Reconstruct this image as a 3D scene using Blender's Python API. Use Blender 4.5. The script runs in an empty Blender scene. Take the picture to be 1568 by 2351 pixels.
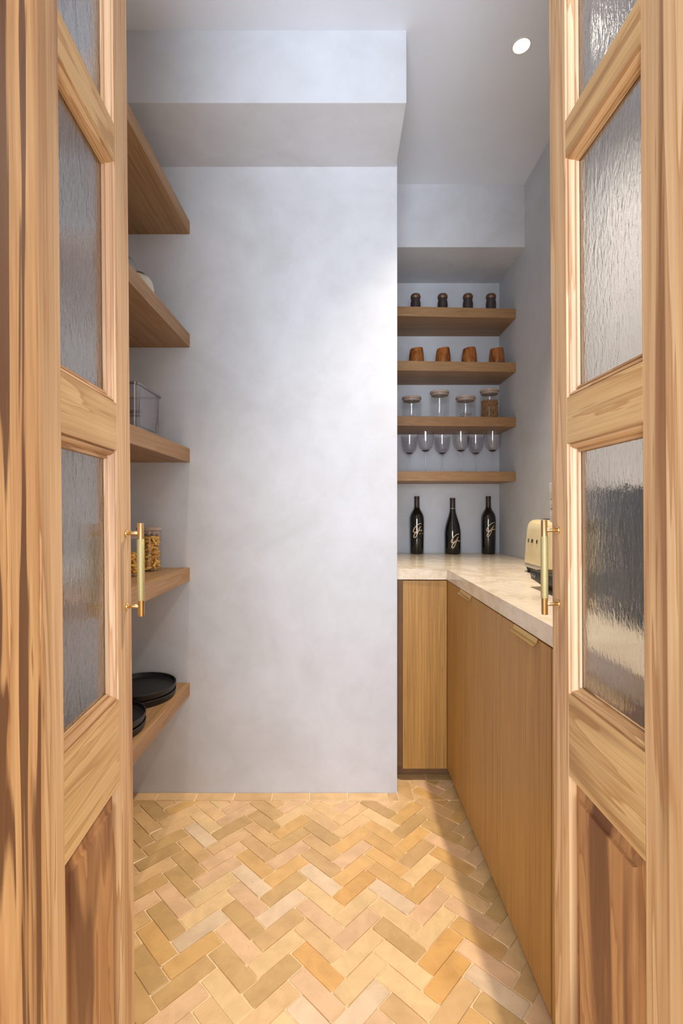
import bpy, bmesh, math, random
from mathutils import Vector, Matrix
random.seed(7)
R = math.radians
S = bpy.context.scene
COL = S.collection

# ------------------------------------------------------------------ camera
F = 1110.0
CX, CY, H = 780.0, 1172.0, 1.16
cd = bpy.data.cameras.new('camera')
cam = bpy.data.objects.new('camera', cd); COL.objects.link(cam)
cam.location = (0, 0, H); cam.rotation_euler = (R(90), 0, 0)
cd.sensor_fit = 'VERTICAL'; cd.sensor_height = 36.0
cd.lens = 36.0 * F / 2351.0
cd.shift_x = (784.0 - CX) / 2351.0
cd.shift_y = (CY - 1175.5) / 2351.0
cd.clip_start = 0.02
S.camera = cam

# ------------------------------------------------------------------ world + lights
w = bpy.data.worlds.new('world'); S.world = w; w.use_nodes = True
bg = w.node_tree.nodes['Background']
bg.inputs[0].default_value = (1.0, 0.97, 0.95, 1); bg.inputs[1].default_value = 1.5

def spot(name, loc, watts, col, ang=130, blend=0.9, rad=0.028):
    l = bpy.data.lights.new(name, 'SPOT'); l.energy = watts; l.color = col
    l.spot_size = R(ang); l.spot_blend = blend; l.shadow_soft_size = rad
    o = bpy.data.objects.new(name, l); COL.objects.link(o); o.location = loc
    return o
LC = (1.0, 0.88, 0.73)
# the right lamp's beam is tilted off the wall to weaken its hot spot
spot('downlight_lamp', (0.649, 1.727, 2.80), 195, LC, ang=86, blend=1.0).rotation_euler = (R(-9), R(8), 0)
spot('downlight_lamp', (-0.55, 1.10, 2.80), 46, (1.0, 0.85, 0.68), ang=66, blend=1.0).rotation_euler = (R(6), 0, 0)
# unseen fill disc added behind the camera, standing in for the kitchen's light
def area(name, loc, rot, size, watts, col):
    l = bpy.data.lights.new(name, 'AREA'); l.shape = 'DISK'; l.size = size; l.energy = watts; l.color = col
    o = bpy.data.objects.new(name, l); COL.objects.link(o); o.location = loc; o.rotation_euler = rot
    return o
area('kitchen_fill', (-0.12, -1.7, 1.35), (R(124), 0, R(-3)), 1.5, 122, (0.78, 0.87, 1.0))

S.view_settings.view_transform = 'Standard'
S.view_settings.look = 'None'
S.view_settings.gamma = 1.0
S.view_settings.use_curve_mapping = False
S.view_settings.exposure = 0.0

# ------------------------------------------------------------------ helpers
def lin(c):
    return tuple(((v / 255.0) / 12.92 if v / 255.0 <= 0.04045 else ((v / 255.0 + 0.055) / 1.055) ** 2.4) for v in c) + (1.0,)

def mat(name):
    m = bpy.data.materials.new(name); m.use_nodes = True
    nt = m.node_tree
    return m, nt, nt.nodes['Principled BSDF']

def N(nt, t, **kw):
    n = nt.nodes.new(t)
    for k, v in kw.items():
        if hasattr(n, k) and not k.startswith('i_'): setattr(n, k, v)
    return n

def ramp(nt, fac, stops):
    r = nt.nodes.new('ShaderNodeValToRGB')
    e = r.color_ramp.elements
    e[0].position, e[0].color = stops[0][0], stops[0][1]
    e[1].position, e[1].color = stops[-1][0], stops[-1][1]
    for p, c in stops[1:-1]:
        x = e.new(p); x.color = c
    nt.links.new(fac, r.inputs[0])
    return r.outputs[0]

def coords(nt, scale, rand=0.0, rot=(0, 0, 0)):
    tc = nt.nodes.new('ShaderNodeTexCoord')
    mp = nt.nodes.new('ShaderNodeMapping')
    mp.inputs['Scale'].default_value = scale
    mp.inputs['Rotation'].default_value = rot
    nt.links.new(tc.outputs['Object'], mp.inputs[0])
    if rand:
        oi = nt.nodes.new('ShaderNodeObjectInfo')
        mu = nt.nodes.new('ShaderNodeMath'); mu.operation = 'MULTIPLY'; mu.inputs[1].default_value = rand
        nt.links.new(oi.outputs['Random'], mu.inputs[0])
        cb = nt.nodes.new('ShaderNodeCombineXYZ')
        for i in range(3): nt.links.new(mu.outputs[0], cb.inputs[i])
        nt.links.new(cb.outputs[0], mp.inputs['Location'])
    return mp.outputs[0]

def noise(nt, vec, scale, detail=4, rough=0.55, dist=0.0):
    n = nt.nodes.new('ShaderNodeTexNoise')
    n.inputs['Scale'].default_value = scale; n.inputs['Detail'].default_value = detail
    n.inputs['Roughness'].default_value = rough; n.inputs['Distortion'].default_value = dist
    nt.links.new(vec, n.inputs['Vector'])
    return n.outputs[0]

def mixc(nt, fac, a, b, mode='MIX'):
    m = nt.nodes.new('ShaderNodeMix'); m.data_type = 'RGBA'; m.blend_type = mode
    for s, v in ((m.inputs[0], fac), (m.inputs[6], a), (m.inputs[7], b)):
        if hasattr(v, 'is_output'): nt.links.new(v, s)
        else: s.default_value = v
    return m.outputs[2]

def bump(nt, h, bs, strength=0.2, dist=0.002):
    b = nt.nodes.new('ShaderNodeBump'); b.inputs['Strength'].default_value = strength
    b.inputs['Distance'].default_value = dist
    nt.links.new(h, b.inputs['Height']); nt.links.new(b.outputs[0], bs.inputs['Normal'])

def wood(name, light, mid, dark, axis='z', rings=9.0, across=1.0, heart=0.5, rough=0.5, fine=0.5, stretch=0.07, rand=37.0, mul=9.0, hm=0.52, hw=0.12):
    m, nt, bs = mat(name)
    sc = {'x': (stretch, 1, 1), 'y': (1, stretch, 1), 'z': (1, 1, stretch)}[axis]
    fs = {'x': (0.012, 1, 1), 'y': (1, 0.012, 1), 'z': (1, 1, 0.012)}[axis]
    v = coords(nt, sc, rand)
    big = noise(nt, v, rings * across, 3, 0.5, 0.6)
    # contour lines of the slow noise make growth rings
    mu = nt.nodes.new('ShaderNodeMath'); mu.operation = 'MULTIPLY'; mu.inputs[1].default_value = mul
    nt.links.new(big, mu.inputs[0])
    fr = nt.nodes.new('ShaderNodeMath'); fr.operation = 'FRACT'; nt.links.new(mu.outputs[0], fr.inputs[0])
    ring = ramp(nt, fr.outputs[0], [(0.0, (0, 0, 0, 1)), (0.75, (0.55, 0.55, 0.55, 1)), (0.93, (1, 1, 1, 1)), (1.0, (0.1, 0.1, 0.1, 1))])
    base = mixc(nt, ring, light, mid)
    hn = noise(nt, v, rings * 0.55, 2, 0.5, 1.2)
    hf = ramp(nt, hn, [(hm, (0, 0, 0, 1)), (hm + hw, (heart, heart, heart, 1))])
    base2 = mixc(nt, hf, base, dark)
    vf = coords(nt, fs, rand)
    fn = noise(nt, vf, 260, 3, 0.6)
    ff = ramp(nt, fn, [(0.35, (1 - fine * 0.35,) * 3 + (1,)), (0.65, (1, 1, 1, 1))])
    out = mixc(nt, 1.0, base2, ff, 'MULTIPLY')
    nt.links.new(out, bs.inputs['Base Color'])
    bs.inputs['Roughness'].default_value = rough
    bump(nt, fn, bs, 0.15, 0.0008)
    return m

def plain(name, c, rough=0.5, metal=0.0, var=0.0, scale=20, bmp=0.0, coat=0.0):
    m, nt, bs = mat(name)
    v = coords(nt, (1, 1, 1), 11.0)
    n = noise(nt, v, scale, 5)
    c4 = lin(c)
    lo = tuple(x * (1 - var) for x in c4[:3]) + (1,); hi = tuple(min(1, x * (1 + var)) for x in c4[:3]) + (1,)
    nt.links.new(ramp(nt, n, [(0.3, lo), (0.7, hi)]), bs.inputs['Base Color'])
    bs.inputs['Roughness'].default_value = rough; bs.inputs['Metallic'].default_value = metal
    if coat: bs.inputs['Coat Weight'].default_value = coat
    if bmp: bump(nt, n, bs, bmp, 0.001)
    return m

def thin_glass(name, tint=(1, 1, 1), gloss=0.10, rough=0.02, edge=0.5):
    # thin clear wall: light goes straight through, grazing angles reflect
    m, nt, bs = mat(name)
    nt.nodes.remove(bs)
    out = nt.nodes['Material Output']
    tr = nt.nodes.new('ShaderNodeBsdfTransparent'); tr.inputs[0].default_value = tint + (1,)
    gl = nt.nodes.new('ShaderNodeBsdfGlossy'); gl.inputs['Roughness'].default_value = rough
    lw = nt.nodes.new('ShaderNodeLayerWeight'); lw.inputs[0].default_value = edge
    r = ramp(nt, lw.outputs['Facing'], [(0.0, (gloss,) * 3 + (1,)), (0.75, (gloss * 1.6,) * 3 + (1,)), (1.0, (0.75, 0.75, 0.75, 1))])
    mx = nt.nodes.new('ShaderNodeMixShader')
    nt.links.new(r, mx.inputs[0]); nt.links.new(tr.outputs[0], mx.inputs[1]); nt.links.new(gl.outputs[0], mx.inputs[2])
    nt.links.new(mx.outputs[0], out.inputs[0])
    return m

M = {}
M['door_z'] = wood('pine_upright', lin((222, 184, 138)), lin((188, 140, 92)), lin((150, 100, 62)), 'z', rings=26, heart=0.7, fine=0.5, stretch=0.045, mul=5)
M['door_x'] = wood('pine_rail', lin((216, 178, 124)), lin((186, 142, 88)), lin((150, 104, 58)), 'x', rings=26, heart=0.6, fine=0.5, stretch=0.07, mul=5)
M['bead_z'] = wood('pine_bead_upright', lin((236, 202, 166)), lin((204, 156, 114)), lin((164, 112, 76)), 'z', rings=50, heart=0.5, fine=0.4, stretch=0.03, mul=4)
M['bead_x'] = wood('pine_bead_level', lin((222, 182, 134)), lin((186, 138, 88)), lin((146, 96, 56)), 'x', rings=50, heart=0.5, fine=0.4, stretch=0.05, mul=4)
M['panel'] = wood('cherry_panel', lin((192, 142, 92)), lin((160, 108, 66)), lin((108, 66, 40)), 'z', rings=20, heart=0.9, fine=0.5, stretch=0.16, mul=5)
M['heart'] = wood('heartwood_jamb', lin((216, 170, 116)), lin((170, 118, 72)), lin((96, 58, 32)), 'z', rings=60, heart=0.9, fine=0.5, stretch=0.05, mul=3, hm=0.50, hw=0.05)
M['oak_z'] = wood('oak_upright', lin((190, 144, 76)), lin((180, 131, 64)), lin((164, 114, 52)), 'z', rings=20, heart=0.4, fine=0.9, stretch=0.02)
M['oak_y'] = wood('oak_shelf_deep', lin((172, 134, 92)), lin((158, 118, 76)), lin((134, 96, 58)), 'y', rings=14, heart=0.4, fine=0.8, stretch=0.05)
M['oak_x'] = wood('oak_shelf_wide', lin((172, 132, 90)), lin((160, 120, 78)), lin((140, 100, 62)), 'x', rings=14, heart=0.4, fine=0.8, stretch=0.04)
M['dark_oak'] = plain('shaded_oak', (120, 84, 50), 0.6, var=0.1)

def plaster():
    m, nt, bs = mat('lime_plaster')
    v = coords(nt, (1, 1, 1))
    a = noise(nt, v, 2.2, 5, 0.6, 0.8)
    b = noise(nt, v, 9.0, 6, 0.65, 0.4)
    c1 = ramp(nt, a, [(0.3, lin((199, 200, 203))), (0.7, lin((212, 214, 220)))])
    c2 = ramp(nt, b, [(0.35, (0.95, 0.945, 0.935, 1)), (0.6, (1, 1, 1, 1))])
    nt.links.new(mixc(nt, 1.0, c1, c2, 'MULTIPLY'), bs.inputs['Base Color'])
    bs.inputs['Roughness'].default_value = 0.62
    bs.inputs['Specular IOR Level'].default_value = 0.35
    bump(nt, b, bs, 0.25, 0.003)
    return m
M['plaster'] = plaster()
M['ceiling'] = plain('ceiling_paint', (222, 226, 234), 0.8, var=0.03, scale=3)
M['grout'] = plain('grout', (232, 206, 164), 0.9, var=0.1, scale=40, bmp=0.3)

def tile_mat():
    m, nt, bs = mat('glazed_clay')
    oi = nt.nodes.new('ShaderNodeObjectInfo')
    v = coords(nt, (1, 1, 1), 50.0)
    n = noise(nt, v, 14, 5, 0.6, 0.5)
    f = ramp(nt, n, [(0.3, (0.82, 0.80, 0.76, 1)), (0.65, (1.05, 1.04, 1.02, 1))])
    c = mixc(nt, 1.0, oi.outputs['Color'], f, 'MULTIPLY')
    n2 = noise(nt, v, 160, 2, 0.5)
    f2 = ramp(nt, n2, [(0.2, (0.75, 0.7, 0.62, 1)), (0.32, (1, 1, 1, 1))])
    nt.links.new(mixc(nt, 1.0, c, f2, 'MULTIPLY'), bs.inputs['Base Color'])
    bs.inputs['Roughness'].default_value = 0.38
    bs.inputs['Coat Weight'].default_value = 0.15; bs.inputs['Coat Roughness'].default_value = 0.25
    bump(nt, n, bs, 0.3, 0.002)
    return m
M['tile'] = tile_mat()

def stone():
    m, nt, bs = mat('quartzite')
    v = coords(nt, (1, 1, 1))
    a = noise(nt, v, 5, 8, 0.62, 1.6)
    b = noise(nt, coords(nt, (1, 0.35, 1), rot=(0, 0, 0.6)), 9, 6, 0.6, 2.2)
    c1 = ramp(nt, a, [(0.28, lin((204, 184, 158))), (0.5, lin((226, 210, 186))), (0.72, lin((234, 222, 204)))])
    c2 = ramp(nt, b, [(0.46, (1, 1, 1, 1)), (0.5, (0.90, 0.88, 0.85, 1)), (0.54, (1, 1, 1, 1))])
    nt.links.new(mixc(nt, 1.0, c1, c2, 'MULTIPLY'), bs.inputs['Base Color'])
    bs.inputs['Roughness'].default_value = 0.22
    return m
M['stone'] = stone()

M['brass'] = plain('brushed_brass', (214, 184, 134), 0.27, 1.0, var=0.05, scale=60)
def knurl():
    m, nt, bs = mat('knurled_brass')
    v = coords(nt, (1, 1, 1))
    hs = []
    for rot in ((0, R(35), 0), (0, R(-35), 0)):
        wv = nt.nodes.new('ShaderNodeTexWave'); wv.inputs['Scale'].default_value = 190
        wv.wave_type = 'BANDS'; wv.bands_direction = 'Z'
        nt.links.new(coords(nt, (1, 1, 1), rot=rot), wv.inputs[0]); hs.append(wv.outputs['Fac'])
    mx = nt.nodes.new('ShaderNodeMath'); mx.operation = 'MINIMUM'
    nt.links.new(hs[0], mx.inputs[0]); nt.links.new(hs[1], mx.inputs[1])
    nt.links.new(ramp(nt, mx.outputs[0], [(0.0, lin((176, 162, 112))), (1.0, lin((208, 194, 148)))]), bs.inputs['Base Color'])
    bs.inputs['Metallic'].default_value = 0.6; bs.inputs['Roughness'].default_value = 0.5
    bump(nt, mx.outputs[0], bs, 0.5, 0.0006)
    return m
M['knurl'] = knurl()
M['brass_pull'] = plain('satin_brass', (206, 166, 98), 0.36, 0.8, var=0.05)

def rippled():
    m, nt, bs = mat('rippled_glass')
    v = coords(nt, (1, 1, 0.45))
    a = noise(nt, v, 45, 3, 0.55, 0.8)
    b = noise(nt, coords(nt, (1, 1, 0.3)), 210, 3, 0.6, 0.6)
    ad = nt.nodes.new('ShaderNodeMath'); ad.operation = 'MULTIPLY_ADD'; ad.inputs[1].default_value = 0.5
    nt.links.new(b, ad.inputs[0]); nt.links.new(a, ad.inputs[2])
    bs.inputs['Base Color'].default_value = (0.90, 0.89, 0.87, 1)
    bs.inputs['Transmission Weight'].default_value = 1.0
    bs.inputs['Roughness'].default_value = 0.06
    bs.inputs['IOR'].default_value = 1.45
    bump(nt, ad.outputs[0], bs, 0.3, 0.002)
    return m
M['ripple'] = rippled()
M['glass'] = thin_glass('clear_glass', (0.955, 0.955, 0.96), 0.05)
M['wine_glass'] = thin_glass('stemware_glass', (0.955, 0.95, 0.96), 0.06)
M['acrylic'] = thin_glass('smoked_acrylic', (0.83, 0.80, 0.81), 0.13, 0.05)
M['acrylic_rim'] = thin_glass('acrylic_edge', (0.55, 0.50, 0.49), 0.2, 0.1)
M['bottle'] = plain('black_bottle_glass', (10, 11, 9), 0.07, coat=0.6)
M['capsule'] = plain('capsule_foil', (52, 36, 34), 0.4)
M['band'] = plain('capsule_band', (170, 145, 120), 0.35, 0.4)
M['gold_ink'] = plain('gold_ink', (232, 200, 158), 0.4, 0.0)
M['black_plate'] = plain('black_stoneware', (18, 17, 17), 0.42, var=0.1)
M['cream'] = plain('cream_enamel', (244, 226, 178), 0.18, coat=0.5)
M['chrome'] = plain('chrome', (200, 196, 190), 0.15, 1.0)
M['black'] = plain('black_plastic', (17, 17, 18), 0.45)
M['rubber'] = plain('black_rubber', (30, 29, 28), 0.7)
M['white_plastic'] = plain('white_plastic', (226, 220, 212), 0.35)
M['letter'] = plain('letter_metal', (70, 62, 50), 0.4, 0.5)
M['logo'] = plain('logo_print', (170, 168, 170), 0.5)
M['cup'] = wood('acacia', lin((172, 106, 46)), lin((140, 78, 28)), lin((96, 48, 16)), 'z', rings=40, heart=0.7, rough=0.22, mul=4, stretch=0.3)
M['lid'] = wood('bamboo_lid', lin((184, 164, 150)), lin((168, 146, 132)), lin((148, 124, 108)), 'x', rings=18, heart=0.3, fine=0.5)
M['spice'] = plain('dark_spice', (48, 32, 30), 0.6, var=0.25, scale=90)
M['spice_lid'] = plain('bronze_lid', (120, 92, 76), 0.38, 0.6)
M['pasta'] = plain('dry_pasta', (222, 170, 66), 0.55, var=0.15, scale=60)
M['granola'] = plain('granola', (150, 110, 66), 0.8, var=0.4, scale=120)
M['cream_pot'] = plain('cream_pottery', (214, 208, 190), 0.35, var=0.05)
M['brown_wood'] = plain('dark_wood', (92, 60, 24), 0.5, var=0.2)
def emit():
    m, nt, bs = mat('lamp_lens')
    bs.inputs['Emission Color'].default_value = (1, 0.97, 0.92, 1); bs.inputs['Emission Strength'].default_value = 14
    return m
M['lens'] = emit()

def tag(o, label=None, cat=None, group=None, kind=None):
    if label: o['label'] = label
    if cat: o['category'] = cat
    if group: o['group'] = group
    if kind: o['kind'] = kind
    return o
def obj(name, bm, m, parent=None, smooth=False, loc=None):
    me = bpy.data.meshes.new(name)
    bmesh.ops.recalc_face_normals(bm, faces=bm.faces)
    bm.to_mesh(me); bm.free(); me.materials.append(m)
    if smooth:
        for p in me.polygons: p.use_smooth = True
        try: me.set_sharp_from_angle(angle=R(38))
        except Exception: pass
    o = bpy.data.objects.new(name, me); COL.objects.link(o)
    if parent: o.parent = parent
    if loc: o.location = loc
    return o
def thing(name, label, cat, loc=(0, 0, 0), group=None, kind=None, rz=0):
    o = bpy.data.objects.new(name, None); COL.objects.link(o)
    o.location = loc; o.rotation_euler = (0, 0, rz); o.empty_display_size = 0.05
    return tag(o, label, cat, group, kind)
def box(bm, x0, x1, y0, y1, z0, z1, bev=0.0):
    vs = [bm.verts.new((x, y, z)) for x in (x0, x1) for y in (y0, y1) for z in (z0, z1)]
    f = [(0, 1, 3, 2), (4, 6, 7, 5), (0, 4, 5, 1), (2, 3, 7, 6), (0, 2, 6, 4), (1, 5, 7, 3)]
    fs = [bm.faces.new([vs[i] for i in q]) for q in f]
    if bev:
        es = list({e for q in fs for e in q.edges})
        bmesh.ops.bevel(bm, geom=es, offset=bev, segments=2, affect='EDGES', profile=0.7)
    return bm
def B(*a, **k): return box(bmesh.new(), *a, **k)
def prism(poly, z0, z1, bev=0.0):
    bm = bmesh.new()
    lo = [bm.verts.new((x, y, z0)) for x, y in poly]; hi = [bm.verts.new((x, y, z1)) for x, y in poly]
    n = len(poly)
    fs = [bm.faces.new(lo[::-1]), bm.faces.new(hi)]
    for i in range(n): fs.append(bm.faces.new((lo[i], lo[(i + 1) % n], hi[(i + 1) % n], hi[i])))
    if bev:
        bmesh.ops.bevel(bm, geom=list(bm.edges), offset=bev, segments=2, affect='EDGES', profile=0.7)
    return bm
def lathe(prof, seg=32, bm=None, c=(0, 0, 0)):
    bm = bm or bmesh.new(); rings = []
    for r, z in prof:
        if r < 1e-6: rings.append([bm.verts.new((c[0], c[1], c[2] + z))])
        else: rings.append([bm.verts.new((c[0] + r * math.cos(2 * math.pi * i / seg), c[1] + r * math.sin(2 * math.pi * i / seg), c[2] + z)) for i in range(seg)])
    for a, b in zip(rings, rings[1:]):
        for i in range(seg):
            j = (i + 1) % seg
            if len(a) == 1 and len(b) == 1: continue
            if len(a) == 1: bm.faces.new((a[0], b[j], b[i]))
            elif len(b) == 1: bm.faces.new((a[i], a[j], b[0]))
            else: bm.faces.new((a[i], a[j], b[j], b[i]))
    return bm
def cyl(bm, p0, p1, r, seg=20):
    p0, p1 = Vector(p0), Vector(p1); d = p1 - p0
    q = Vector((0, 0, 1)).rotation_difference(d).to_matrix().to_4x4()
    t = lathe([(0, 0), (r * 0.94, 0), (r, r * 0.08), (r, d.length - r * 0.08), (r * 0.94, d.length), (0, d.length)], seg)
    t.transform(Matrix.Translation(p0) @ q)
    me = bpy.data.meshes.new('tmp'); t.to_mesh(me); t.free(); bm.from_mesh(me); bpy.data.meshes.remove(me)
    return bm
def rrect(a, b, r, n=5):
    pts = []
    for cx, cy, a0 in ((a - r, b - r, 0), (-a + r, b - r, 90), (-a + r, -b + r, 180), (a - r, -b + r, 270)):
        for k in range(n + 1):
            t = R(a0 + 90 * k / n); pts.append((cx + r * math.cos(t), cy + r * math.sin(t)))
    return pts
def loft(levels, cap=(True, True)):
    # levels: list of (points2d, z)
    bm = bmesh.new(); rings = [[bm.verts.new((x, y, z)) for x, y in pts] for pts, z in levels]
    for a, b in zip(rings, rings[1:]):
        n = len(a)
        for i in range(n): bm.faces.new((a[i], a[(i + 1) % n], b[(i + 1) % n], b[i]))
    if cap[0]: bm.faces.new(rings[0][::-1])
    if cap[1]: bm.faces.new(rings[-1])
    return bm
def copy_tree(o, parent=None):
    c = o.copy(); COL.objects.link(c); c.parent = parent
    for ch in list(o.children): copy_tree(ch, c)
    return c

# ------------------------------------------------------------------ structure
YW, YB = 1.984, 2.85          # plaster block face, back of the niche
XL, XR, XBK = -0.92, 0.94, 0.236
ZC = 2.82
def struct(name, bm, m, bv=False):
    o = obj(name, bm, m); tag(o, kind='structure'); return o
struct('wall_back', B(XL - 0.05, XBK, YW, YB + 0.1, -0.02, ZC, bev=0.004), M['plaster'])
struct('ceiling_beam', B(XL - 0.05, XBK - 0.005, 1.672, YW + 0.02, 2.57, ZC + 0.02, bev=0.004), M['plaster'])
struct('wall_niche', B(XBK - 0.02, XR + 0.1, YB, YB + 0.1, -0.02, ZC + 0.05), M['plaster'])
struct('ceiling_soffit', B(XBK - 0.02, XR + 0.02, 2.46, YB + 0.02, 2.50, ZC + 0.02, bev=0.004), M['plaster'])
struct('wall_right', B(XR, XR + 0.1, 0.40, YB + 0.1, -0.02, ZC + 0.05), M['plaster'])
struct('wall_left', B(XL - 0.1, XL, 0.40, YW + 0.1, -0.02, ZC + 0.05), M['plaster'])
struct('ceiling', B(XL - 0.1, XR + 0.1, 0.40, YB + 0.1, ZC, ZC + 0.08), M['ceiling'])
fl = struct('floor', B(-1.6, 1.6, -1.2, YB + 0.1, -0.06, -0.001), M['grout'])
# wall with the doorway
struct('wall_front', B(XL - 0.1, -0.366, 0.46, 0.512, -0.004, ZC), M['plaster'])
struct('wall_front', B(0.402, XR + 0.1, 0.46, 0.512, -0.004, ZC), M['plaster'])
struct('wall_front', B(-0.366, 0.402, 0.46, 0.512, 2.62, ZC), M['plaster'])

def lean(o, deg):
    L = Matrix.Translation((0, 0, H)) @ Matrix.Rotation(R(deg), 4, 'Y') @ Matrix.Translation((0, 0, -H))
    o.matrix_world = L @ Matrix.Translation(o.location) @ o.rotation_euler.to_matrix().to_4x4()
t1 = struct('trim_1', B(-0.364, -0.3285, 0.455, 0.535, 0.0, 2.61, bev=0.003), M['heart']); lean(t1, -0.5)
t2 = struct('trim_2', B(0.3605, 0.402, 0.455, 0.535, 0.0, 2.61, bev=0.003), M['door_z']); lean(t2, -0.4)

# ------------------------------------------------------------------ floor tiles
TW, TL = 0.0510, 0.1534
Gp = 0.0016
ang = math.atan2(20, 1110)
ey = Vector((-math.sin(ang), math.cos(ang))); ex = Vector((math.cos(ang), math.sin(ang)))
ORG = Vector((-0.1313, 1.3400))
uu = (ex + ey) / math.sqrt(2); vv = (ex - ey) / math.sqrt(2)
def clip(poly, nx, ny, c):       # keep nx*x+ny*y <= c
    out = []
    for i in range(len(poly)):
        a, b = poly[i], poly[(i + 1) % len(poly)]
        da, db = nx * a[0] + ny * a[1] - c, nx * b[0] + ny * b[1] - c
        if da <= 0: out.append(a)
        if da * db < 0:
            t = da / (da - db); out.append((a[0] + t * (b[0] - a[0]), a[1] + t * (b[1] - a[1])))
    return out
def area2(p): return abs(sum(p[i][0] * p[(i + 1) % len(p)][1] - p[(i + 1) % len(p)][0] * p[i][1] for i in range(len(p)))) / 2 if len(p) > 2 else 0
PAL = {'sand': (226, 188, 136), 'tan': (210, 170, 116), 'ochre': (220, 162, 80), 'gold': (218, 170, 98), 'olive': (190, 154, 96),
       'pink': (228, 188, 150), 'pale': (226, 204, 178), 'cream': (236, 204, 150)}
def zz(l): return [(300 + x / 1.6, 1780 + y / 1.6) for x, y in l]
OVR = {'ochre': zz([(690, 705), (1160, 730), (1135, 640), (820, 400)]),
       'gold': zz([(950, 370), (930, 310), (830, 330), (1040, 150), (1025, 120), (575, 270), (230, 640), (1080, 400), (930, 230), (450, 310), (1030, 220), (560, 335)]),
       'olive': zz([(135, 520), (130, 230), (370, 180), (500, 120), (410, 530), (585, 220), (95, 320), (980, 590), (720, 200), (210, 310), (520, 760), (200, 740), (90, 120), (1390, 650), (1460, 760), (1340, 480), (80, 680), (1350, 870), (1390, 450)]),
       'pink': zz([(430, 230), (330, 340), (820, 270), (700, 520), (430, 430), (690, 800), (1270, 510), (390, 600), (560, 850), (950, 640), (830, 540), (180, 830)]),
       'pale': zz([(700, 370), (560, 480), (960, 440), (450, 375), (250, 550), (655, 880), (880, 830), (250, 210), (1330, 820)]),
       'cream': zz([(970, 510), (1000, 700), (840, 650), (330, 780), (1120, 540), (1030, 810), (530, 650), (1060, 330), (920, 150), (860, 740), (600, 165), (140, 430), (700, 440), (850, 480)])}
def px2floor(p): return ((p[0] - CX) / (p[1] - CY) * H, F * H / (p[1] - CY))
OVW = [(k, Vector(px2floor(p))) for k, l in OVR.items() for p in l]
rt = random.Random(3)
def tile_obj(polys, key=None):
    bm = bmesh.new(); cxs = [p for q in polys for p in q]
    c = Vector((sum(p[0] for p in cxs) / len(cxs), sum(p[1] for p in cxs) / len(cxs)))
    zt = 0.0018 + rt.uniform(-0.0007, 0.0008)
    tx, ty = rt.uniform(-0.008, 0.008), rt.uniform(-0.008, 0.008)
    for poly in polys:
        pts = [Vector(p) - c for p in poly]
        pc = sum(pts, Vector((0, 0))) / len(pts)
        # cut corners a little so that edges read as hand made
        q = []
        n = len(pts)
        for i in range(n):
            a, b, d = pts[i - 1], pts[i], pts[(i + 1) % n]
            la, lb = (a - b).length, (d - b).length
            if la < 1e-5 or lb < 1e-5: continue
            k = min(rt.uniform(0.0015, 0.004), la * 0.3, lb * 0.3)
            q.append(b + (a - b).normalized() * k); q.append(b + (d - b).normalized() * k)
        def sh(p, g):
            d = pc - p; L = d.length
            return p + d / max(L, 1e-6) * g * 1.25
        jit = [rt.uniform(0, 0.0010) for _ in q]
        r0 = [bm.verts.new((*sh(p, Gp * 0.7 + j), -0.004)) for p, j in zip(q, jit)]
        r1 = [bm.verts.new((*sh(p, Gp + j), zt - 0.0018)) for p, j in zip(q, jit)]
        r2 = []
        for p, j in zip(q, jit):
            s = sh(p, Gp + 0.0018 + j); r2.append(bm.verts.new((s.x, s.y, zt + tx * s.x + ty * s.y)))
        m = len(q)
        for A, Bq in ((r0, r1), (r1, r2)):
            for i in range(m): bm.faces.new((A[i], A[(i + 1) % m], Bq[(i + 1) % m], Bq[i]))
        bm.faces.new(r2)
    o = obj('tile', bm, M['tile'], fl, smooth=False, loc=(c.x, c.y, 0))
    if key is None:
        best = min(OVW, key=lambda t: (t[1] - c).length)
        key = best[0] if (best[1] - c).length < 0.030 else rt.choice(['sand', 'sand', 'tan', 'tan', 'pink', 'cream', 'gold', 'olive'])
    col = lin(tuple(v * 0.62 + u_ * 0.38 for v, u_ in zip(PAL[key], (220, 184, 136)))); f = rt.uniform(0.93, 1.05)
    o.color = (min(1, col[0] * f), min(1, col[1] * f), min(1, col[2] * f), 1)
    return o
YH, XN, YN, XT = 1.931, 0.2985, 2.070, 0.535
cnt = 0
for i in range(-6, 6):
    for k in range(-16, 16):
        T = ORG + ex * (TL * math.sqrt(2) * i) + ey * (TW * math.sqrt(2) * k)
        for ty_ in (0, 1):
            if ty_ == 0: cs = [(-TL, 0), (0, 0), (0, TW), (-TL, TW)]
            else: cs = [(0, 0), (TW, 0), (TW, TL), (0, TL)]
            poly = [tuple(T + uu * a + vv * b) for a, b in cs]
            poly = clip(clip(clip(poly, -1, 0, 0.915), 1, 0, XT), 0, -1, -0.60)
            if len(poly) < 3: continue
            p1 = clip(poly, 0, 1, YH)
            p2 = clip(clip(clip(poly, -1, 0, -XN), 0, -1, -YH), 0, 1, YN) if len(poly) > 2 else []
            ps = [p for p in (p1, p2) if area2(p) > 0.00018]
            if ps:
                tile_obj(ps); cnt += 1
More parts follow.
